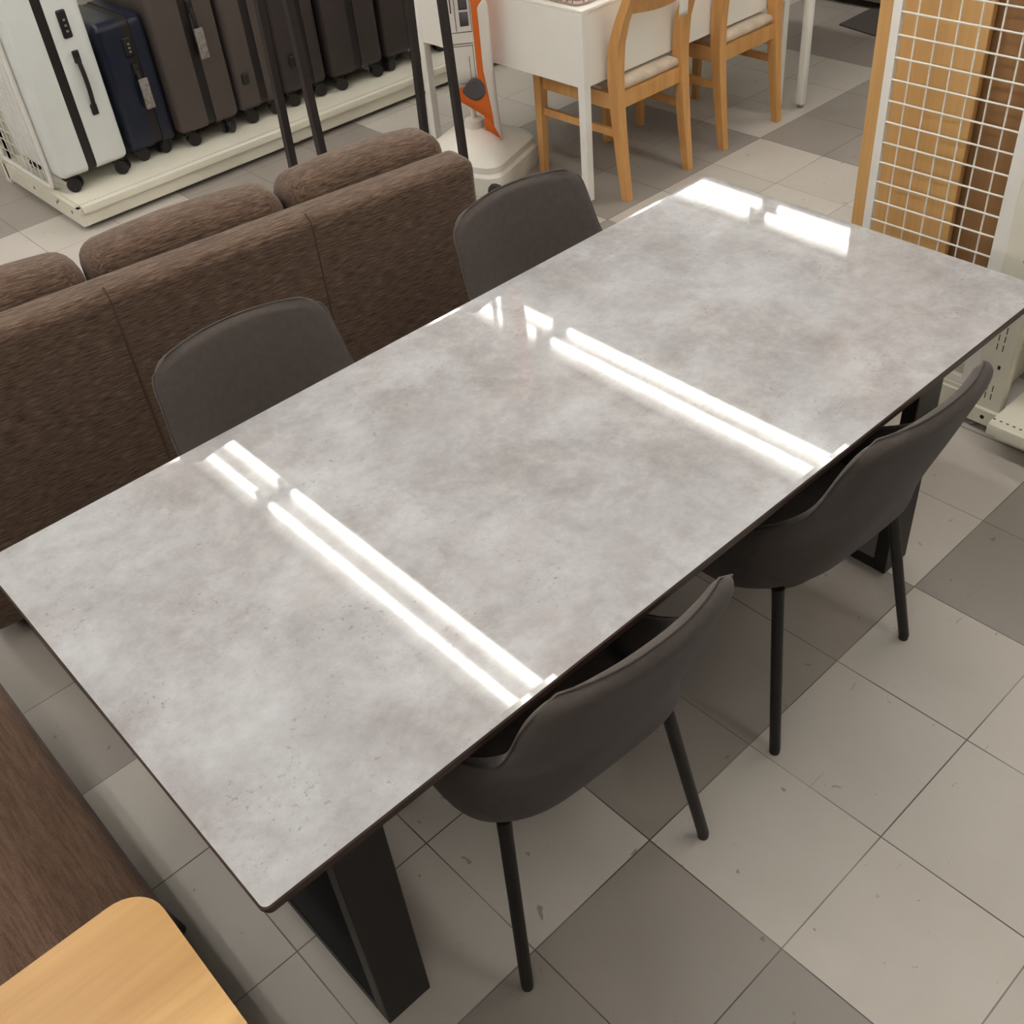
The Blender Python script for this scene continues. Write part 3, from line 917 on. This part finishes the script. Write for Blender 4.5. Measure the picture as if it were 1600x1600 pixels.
# ------------------------------------------------------------------ wooden chairs (local: back legs at y = 0, facing +y)
def swept_leg(bm, pts, wx, wy):
    """rectangular section following points; wx, wy lists of half sizes"""
    rings = []
    for (x, y, z), a, b_ in zip(pts, wx, wy):
        rings.append([bm.verts.new((x + sx * a, y + sy * b_, z)) for sx, sy in ((-1, -1), (1, -1), (1, 1), (-1, 1))])
    for A, B in zip(rings, rings[1:]):
        for k in range(4): bm.faces.new((A[k], A[(k + 1) % 4], B[(k + 1) % 4], B[k]))
    bm.faces.new(list(reversed(rings[0]))); bm.faces.new(rings[-1])
def wooden_chair(label, loc):
    t = thing('wooden_chair', label, 'chair', loc, 0, 'beech dining chairs at the white table')
    for s in (-1, 1):
        bm = bmesh.new()
        zs = [0, 0.15, 0.30, 0.42, 0.50, 0.56, 0.62, 0.70, 0.78, 0.86]
        ys = [0.0, 0.021, 0.038, 0.049, 0.053, 0.050, 0.042, 0.015, -0.022, -0.065]
        swept_leg(bm, [(s * 0.19, y, z) for y, z in zip(ys, zs)], [0.016, 0.018, 0.020, 0.021, 0.021, 0.021, 0.020, 0.019, 0.018, 0.016], [0.016, 0.019, 0.022, 0.024, 0.026, 0.027, 0.025, 0.022, 0.020, 0.017])
        obj('back_leg', bm, M['chair_wood'], t, 50)
        bm = bmesh.new()
        swept_leg(bm, [(s * 0.20, 0.485, 0), (s * 0.20, 0.475, 0.43)], [0.014, 0.021], [0.014, 0.021])
        obj('front_leg', bm, M['chair_wood'], t, 0)
        bm = bmesh.new()
        add_box(bm, s * 0.195 - 0.009, s * 0.195 + 0.009, 0.06, 0.465, 0.365, 0.425)
        obj('side_rail', bm, M['chair_wood'], t, 0)
        bm = bmesh.new()
        add_box(bm, s * 0.195 - 0.008, s * 0.195 + 0.008, 0.045, 0.47, 0.255, 0.285)
        obj('stretcher', bm, M['chair_wood'], t, 0)
    bm = bmesh.new(); add_box(bm, -0.17, 0.17, 0.036, 0.056, 0.365, 0.425); obj('back_rail', bm, M['chair_wood'], t, 0)
    bm = bmesh.new(); add_box(bm, -0.18, 0.18, 0.464, 0.484, 0.365, 0.425); obj('front_rail', bm, M['chair_wood'], t, 0)
    bm = bmesh.new()
    add_box(bm, -0.178, 0.178, 0.042, 0.485, 0.426, 0.462, 0.017, 4)
    bmesh.ops.subdivide_edges(bm, edges=[e for e in bm.edges if e.calc_length() > 0.1], cuts=5, use_grid_fill=True)
    for v in bm.verts:
        if v.co.z > 0.44: v.co.z += 0.008 * max(0, 1 - (v.co.x / 0.18) ** 2) * max(0, 1 - ((v.co.y - 0.26) / 0.22) ** 2)
    obj('seat_cushion', bm, M['beige_seat'], t, 60)
    # curved back board
    bm = bmesh.new()
    def bp(u, v, o):
        x = -0.172 + 0.344 * u
        z = 0.725 + 0.125 * v - 0.012 * math.sin(PI * u) * (1 - v)
        y = 0.004 - 0.50 * (z - 0.725) - 0.03 * math.sin(PI * u) + o
        return Vector((x, y, z))
    A = add_grid(bm, lambda u, v: bp(u, v, -0.009), 12, 3)
    Bq = add_grid(bm, lambda u, v: bp(u, v, 0.009), 12, 3)
    for k in range(12):
        bm.faces.new((A[0][k], A[0][k + 1], Bq[0][k + 1], Bq[0][k])); bm.faces.new((A[3][k], A[3][k + 1], Bq[3][k + 1], Bq[3][k]))
    for k in range(3):
        bm.faces.new((A[k][0], A[k + 1][0], Bq[k + 1][0], Bq[k][0])); bm.faces.new((A[k][12], A[k + 1][12], Bq[k + 1][12], Bq[k][12]))
    obj('back_board', bm, M['chair_wood'], t, 40)
    return t
wc = wooden_chair('beech chair with beige seat pushed under the white table, nearer one with tag', (3.098, 2.066, 0))
dup(wc, (3.722, 2.071, 0), 0, 'beech chair with beige seat pushed under the white table, farther one')
bm = bmesh.new()
add_grid(bm, lambda u, v: Vector((3.168 + 0.052 * u, 2.030 - 0.008 * math.sin(PI * v) + 0.012 * v, 0.655 + 0.13 * v)), 2, 6)
pt = obj('price_tag', bm, M['paper'], None, 40)
md = pt.modifiers.new('solid', 'SOLIDIFY'); md.thickness = 0.0008
tag(pt, 'white paper price tag hanging from the nearer beech chair back', 'price tag')

# ------------------------------------------------------------------ banner stand with flag
st = thing('banner_stand', 'white plastic water-filled banner stand behind the sofa end', 'banner stand', (2.705, 2.765, 0), math.radians(20))
bm = bmesh.new()
def tank_ring(hw, z, r, bulge=0.0):
    return [bm.verts.new((x, y, z)) for x, y in round_rect(-hw, hw, -hw, hw, r, 6)]
prof = [(0.175, 0.0, 0.05), (0.205, 0.0, 0.06), (0.212, 0.03, 0.065), (0.212, 0.085, 0.065), (0.200, 0.098, 0.065), (0.200, 0.125, 0.065), (0.185, 0.145, 0.07), (0.14, 0.175, 0.08), (0.085, 0.205, 0.07), (0.05, 0.215, 0.049)]
rg = [tank_ring(*p) for p in prof]
for A, B in zip(rg, rg[1:]):
    for k in range(len(A)): bm.faces.new((A[k], A[(k + 1) % len(A)], B[(k + 1) % len(A)], B[k]))
bm.faces.new(list(reversed(rg[0]))); bm.faces.new(rg[-1])
obj('water_tank', bm, M['tank'], st, 35)
bm = bmesh.new(); add_lathe(bm, [(0.042, 0.21), (0.044, 0.225), (0.040, 0.245), (0.022, 0.252)], 24); obj('neck_ring', bm, M['tank'], st, 40)
bm = bmesh.new(); add_tube(bm, [(0, 0, 0.24), (0, 0, 2.62)], 0.0115, 12); obj('pole', bm, M['tank'], st, 50)
bm = bmesh.new(); add_tube(bm, [(0.0, 0.0, 2.60), (0.1, -0.02, 2.605)], 0.006, 8); obj('top_arm', bm, M['tank'], st, 50)
# flag: hangs beside the pole, curled towards the viewer at its free edge
flag = thing('banner_flag', 'narrow orange and white banner flag hanging from the stand pole', 'flag')
def flag_xy(s):
    """s 0..1 from the pole-side edge to the free edge; plan curve with a fold"""
    p = [Vector((2.585, 2.705)), Vector((2.629, 2.666)), Vector((2.670, 2.630)), Vector((2.702, 2.612)), Vector((2.726, 2.627)), Vector((2.728, 2.656)), Vector((2.712, 2.700))]
    f = s * (len(p) - 1)
    i = min(int(f), len(p) - 2)
    q = f - i
    p0, p1, p2, p3 = p[max(i - 1, 0)], p[i], p[i + 1], p[min(i + 2, len(p) - 1)]
    return 0.5 * ((2 * p1) + (-p0 + p2) * q + (2 * p0 - 5 * p1 + 4 * p2 - p3) * q * q + (-p0 + 3 * p1 - 3 * p2 + p3) * q ** 3)
def flag_bottom(s):
    return 0.338 - 0.10 * min(1, s / 0.36) if s < 0.36 else 0.238 - 0.10 * min(1, (s - 0.36) / 0.2)
def flag_surface(s, z, off=0.0):
    a = flag_xy(s)
    d = (flag_xy(min(1, s + 0.01)) - flag_xy(max(0, s - 0.01))).normalized()
    nrm = Vector((d.y, -d.x))
    if nrm.y > 0 and s < 0.5: nrm = -nrm
    wv = 0.006 * math.sin(5 * z + 3 * s)
    q = min(1, max(0, (z - 0.85) / 1.1)); q = 0.05 * q * q * (3 - 2 * q)
    q *= 1.75 - 1.0 * min(1, s / 0.4)
    return Vector((a.x + 0.74 * q + nrm.x * (off + wv), a.y - 0.67 * q + nrm.y * (off + wv), 0.05 + 0.975 * z))
def flag_patch(name, mat, s0, s1, z0, z1, off, ns=24, nz_=30, cut=False):
    bm = bmesh.new()
    def f(u, v):
        s = s0 + (s1 - s0) * u
        za = flag_bottom(s) if cut else (z0(s) if callable(z0) else z0)
        zt = z1(s) if callable(z1) else z1
        return flag_surface(s, za + (zt - za) * v, off)
    add_grid(bm, f, ns, nz_)
    o = obj(name, bm, mat, flag, 60)
    md = o.modifiers.new('solid', 'SOLIDIFY'); md.thickness = 0.0006; md.offset = 0
    return o
def sub(o, parent): o.parent = parent; return o
cloth = flag_patch('cloth', M['flag_orange'], 0.0, 1.0, 0.3, 2.58, 0.0, 40, 40, True)
ZP = 0.005
sub(flag_patch('printed_cabinet', M['flag_white'], 0.005, 0.255, lambda s: 0.385 + 0.02 * s, 2.5, ZP * 0.5), cloth)
for z0, z1, s0, s1 in ((0.690, 0.752, 0.12, 0.215), (0.628, 0.682, 0.12, 0.215), (0.76, 0.83, 0.12, 0.215)):
    sub(flag_patch('printed_window', M['flag_grey'], s0, s1, z0, z1, ZP, 4, 2), cloth)
for s0, s1, z0, z1 in ((0.01, 0.245, 0.604, 0.6065), (0.01, 0.245, 0.560, 0.5625), (0.01, 0.245, 0.551, 0.553), (0.06, 0.235, 0.402, 0.404), (0.078, 0.084, 0.61, 0.95), (0.24, 0.246, 0.61, 0.95), (0.232, 0.238, 0.41, 0.55), (0.178, 0.184, 0.42, 0.51), (0.03, 0.045, 0.68, 0.75)):
    sub(flag_patch('printed_line', M['ink'], s0, s1, z0, z1, ZP, 6, 4), cloth)
sub(flag_patch('printed_white_shape', M['flag_white'], 0.335, 0.66, lambda s: flag_bottom(s) + 0.045 + (0.16 * max(0, (0.42 - s) / 0.085)) ** 1.0 - (0.04 if s > 0.42 else 0), lambda s: 0.72 - 1.9 * (s - 0.46) ** 2 - (0.10 if s > 0.62 else 0), ZP * 0.7), cloth)
sub(flag_patch('printed_peach_shape', M['flag_peach'], 0.50, 0.95, lambda s: 0.70 + 0.3 * max(0, 0.55 - s), 2.5, ZP * 0.5), cloth)
sub(flag_patch('printed_dark_patch', M['flag_grey'], 0.075, 0.335, lambda s: 0.328 + 1.9 * (s - 0.215) ** 2, lambda s: 0.422 - 2.4 * (s - 0.215) ** 2, ZP, 14, 6), cloth)

# ------------------------------------------------------------------ black bent tube behind the far grey chair
hoop = thing('tube_stand', 'low black bent steel tube stand behind the right far grey chair', 'stand')
for yb in (0.0,):
    bm = bmesh.new()
    x = 2.372
    pts = [(x, 2.292, 0.012), (x, 2.292, 0.16)] + [(x, 2.262 + 0.03 * math.cos(a), 0.17 + 0.03 * math.sin(a)) for a in (0, PI / 6, PI / 3, PI / 2)] + [(x, 1.88, 0.2)] + [(x, 1.87 - 0.03 * math.sin(a), 0.17 + 0.03 * math.cos(a)) for a in (PI / 6, PI / 3, PI / 2)] + [(x, 1.84, 0.012)]
    add_tube(bm, pts, 0.0135, 10)
    obj('hoop', bm, M['black_rack'], hoop, 50)
for y in (1.84, 2.292):
    bm = bmesh.new(); add_tube(bm, [(2.24, y, 0.0125), (2.50, y, 0.0125)], 0.0125, 10); obj('foot_bar', bm, M['black_rack'], hoop, 50)

# ------------------------------------------------------------------ right-hand gondola with wire mesh, posts, wooden panels
g2 = thing('display_shelf', 'white store shelf with wire mesh end panel, right of the table', 'shelf')
PX = 2.43
bm = bmesh.new(); add_box(bm, PX, PX + 0.035, 0.186, 0.278, 0.075, 1.60, 0.002, 1)
po = obj('post', bm, M['cream_metal'], g2, 0)
bm = bmesh.new()
add_box(bm, PX - 0.012, PX + 0.05, 0.172, 0.285, 0.026, 0.076, 0.002, 1)
sh = obj('post_shoe', bm, M['cream_metal'], g2, 0)
bm = bmesh.new()
bmesh.ops.create_circle(bm, cap_ends=True, segments=16, radius=0.0065, matrix=Matrix.Translation((PX - 0.0124, 0.226, 0.052)) @ Matrix.Rotation(PI / 2, 4, 'Y'))
obj('bolt_hole', bm, M['hole'], sh, 0)
def hole(y0, y1, z0, z1):
    bm = bmesh.new(); add_box(bm, PX - 0.0006, PX - 0.0001, y0, y1, z0, z1)
    obj('slot', bm, M['hole'], po, 0)
for z in (0.108, 0.136, 0.27, 0.298, 0.325):
    hole(0.219, 0.2215, z, z + 0.02); hole(0.236, 0.2385, z, z + 0.02)
hole(0.214, 0.222, 0.212, 0.224); hole(0.214, 0.222, 0.412, 0.424)
for k in range(8): hole(0.222, 0.2245, 0.47 + 0.07 * k, 0.49 + 0.07 * k)
for y in (0.20, 0.26):
    bm = bmesh.new(); add_lathe(bm, [(0.017, 0), (0.017, 0.009), (0.007, 0.012), (0.007, 0.03)], 14, (PX + 0.02, y, 0)); obj('foot', bm, M['silver'], g2, 40)
# deck behind the mesh (+y side)
bm = bmesh.new(); add_box(bm, PX + 0.005, 4.1, 0.285, 0.735, 0.10, 0.112); add_box(bm, PX - 0.005, PX + 0.008, 0.285, 0.74, 0.026, 0.10); add_box(bm, PX + 0.008, 4.1, 0.722, 0.730, 0.026, 0.10)
obj('rear_deck', bm, M['cream_metal'], g2, 0)
b1, b2 = bmesh.new(), bmesh.new()
mesh_x = 2.45
z0m, dzm, ncell = 0.125, 0.0562, 26
zt = z0m + dzm * ncell
for ya, yb in ((0.2785, 0.320), (0.682, 0.706)):
    add_box(b1, mesh_x - 0.008, mesh_x + 0.008, ya, yb, z0m - 0.01, zt + 0.01)
for z in (z0m, zt):
    add_box(b1, mesh_x - 0.008, mesh_x + 0.008, 0.32, 0.682, z - 0.01, z + 0.01)
for k in range(1, 7):
    y = 0.308 + (0.694 - 0.308) * k / 7
    add_tube(b2, [(mesh_x, y, z0m), (mesh_x, y, zt)], 0.0026, 6)
for k in range(1, ncell):
    add_tube(b2, [(mesh_x - 0.005, 0.308, z0m + dzm * k), (mesh_x - 0.005, 0.694, z0m + dzm * k)], 0.0026, 6)
mf = obj('mesh_frame', b1, M['white_metal'], g2, 0)
obj('wire_mesh', b2, M['white_metal'], mf, 50)
# low deck reaching towards the viewer (-y side), with dotted lip
DX = 2.335
bm = bmesh.new(); add_box(bm, DX, 4.1, -1.2, 0.168, 0.10, 0.112)
add_prism(bm, [(DX, 0.112), (DX - 0.008, 0.108), (DX - 0.012, 0.1), (DX - 0.012, 0.078), (DX - 0.006, 0.078), (DX, 0.1)], -1.2, 0.168, 'y')
obj('front_deck', bm, M['deck_y'], g2, 30)
box_obj('front_panel', (DX + 0.05, DX + 0.058, -1.2, 0.165, 0.024, 0.10), M['cream_metal'], g2)
bm = bmesh.new(); add_box(bm, PX + 0.05, 4.1, 0.215, 0.245, 0.112, 1.55); obj('back_panel', bm, M['cream_metal'], g2, 0)
for x, y in ((DX + 0.09, -0.10), (DX + 0.09, -0.9), (3.9, -0.9), (3.9, 0.6)):
    bm = bmesh.new(); add_lathe(bm, [(0.017, 0), (0.017, 0.009), (0.007, 0.012), (0.007, 0.1)], 14, (x, y, 0)); obj('foot', bm, M['silver'], g2, 40)
# wooden boards displayed on the rear deck, behind the mesh
bm = bmesh.new(); add_box(bm, 2.530, 2.552, 0.487, 0.797, 0.001, 1.50, 0.002, 1)
pn = obj('wooden_board', bm, M['panel_wood'], None, 0); pn.location = (0, 0, 0.112)
tag(pn, 'honey coloured wooden board standing behind the white wire mesh, left one', 'board')
bm = bmesh.new(); add_box(bm, 2.570, 2.592, 0.255, 0.700, 0.001, 1.45, 0.002, 1)
pn = obj('wooden_board', bm, M['shaded_wood'], None, 0); pn.location = (0, 0, 0.112)
tag(pn, 'brown wooden board, shade put into its colour, behind the white wire mesh, right one', 'board')
# things on the front deck at the frame's edge
hm = thing('storage_box', 'beige woven box on the low white deck at the right edge', 'box', (2.78, -0.02, 0.113))
bm = bmesh.new(); add_box(bm, -0.17, 0.17, -0.16, 0.16, 0.10, 0.50, 0.02, 3); obj('body', bm, M['wicker'], hm, 40)
bm = bmesh.new(); add_box(bm, -0.18, 0.18, -0.17, 0.17, 0.07, 0.10, 0.006, 2); obj('base', bm, M['cream_metal'], hm, 40)
for x in (-0.15, 0.15):
    for y in (-0.14, 0.14):
        bm = bmesh.new(); add_box(bm, x - 0.012, x + 0.012, y - 0.012, y + 0.012, 0, 0.07); obj('leg', bm, M['black_plastic'], hm, 0)
bm = bmesh.new(); add_tube(bm, [(2.42, 0.06, 0.1215), (2.46, 0.11, 0.1215), (2.52, 0.08, 0.1215), (2.57, 0.10, 0.1215)], 0.008, 8)
tag(obj('power_cord', bm, M['white_metal'], None, 50), 'white cord lying on the low white deck beside the woven box', 'cord')

# ------------------------------------------------------------------ far aisle
bm = bmesh.new(); add_prism(bm, [(5.15, 2.59), (5.10, 2.34), (5.18, 2.10), (6.2, 1.9), (6.3, 2.62)], 0.0005, 0.008)
tag(obj('floor_mat', bm, M['mat_dark'], None, 0), 'dark grey mat on the floor of the far aisle', 'mat')
fp = thing('plinth', 'grey display plinth in the far aisle at the top of the picture', 'plinth', (5.46, 1.6, 0))
bm = bmesh.new(); add_box(bm, 0.0, 0.9, 0.0, 1.75, 0.035, 0.45, 0.015, 2); obj('body', bm, M['carton'], fp, 35)
bm = bmesh.new(); add_box(bm, 0.03, 0.87, 0.03, 1.72, 0.0, 0.035); obj('base', bm, M['hole'], fp, 0)
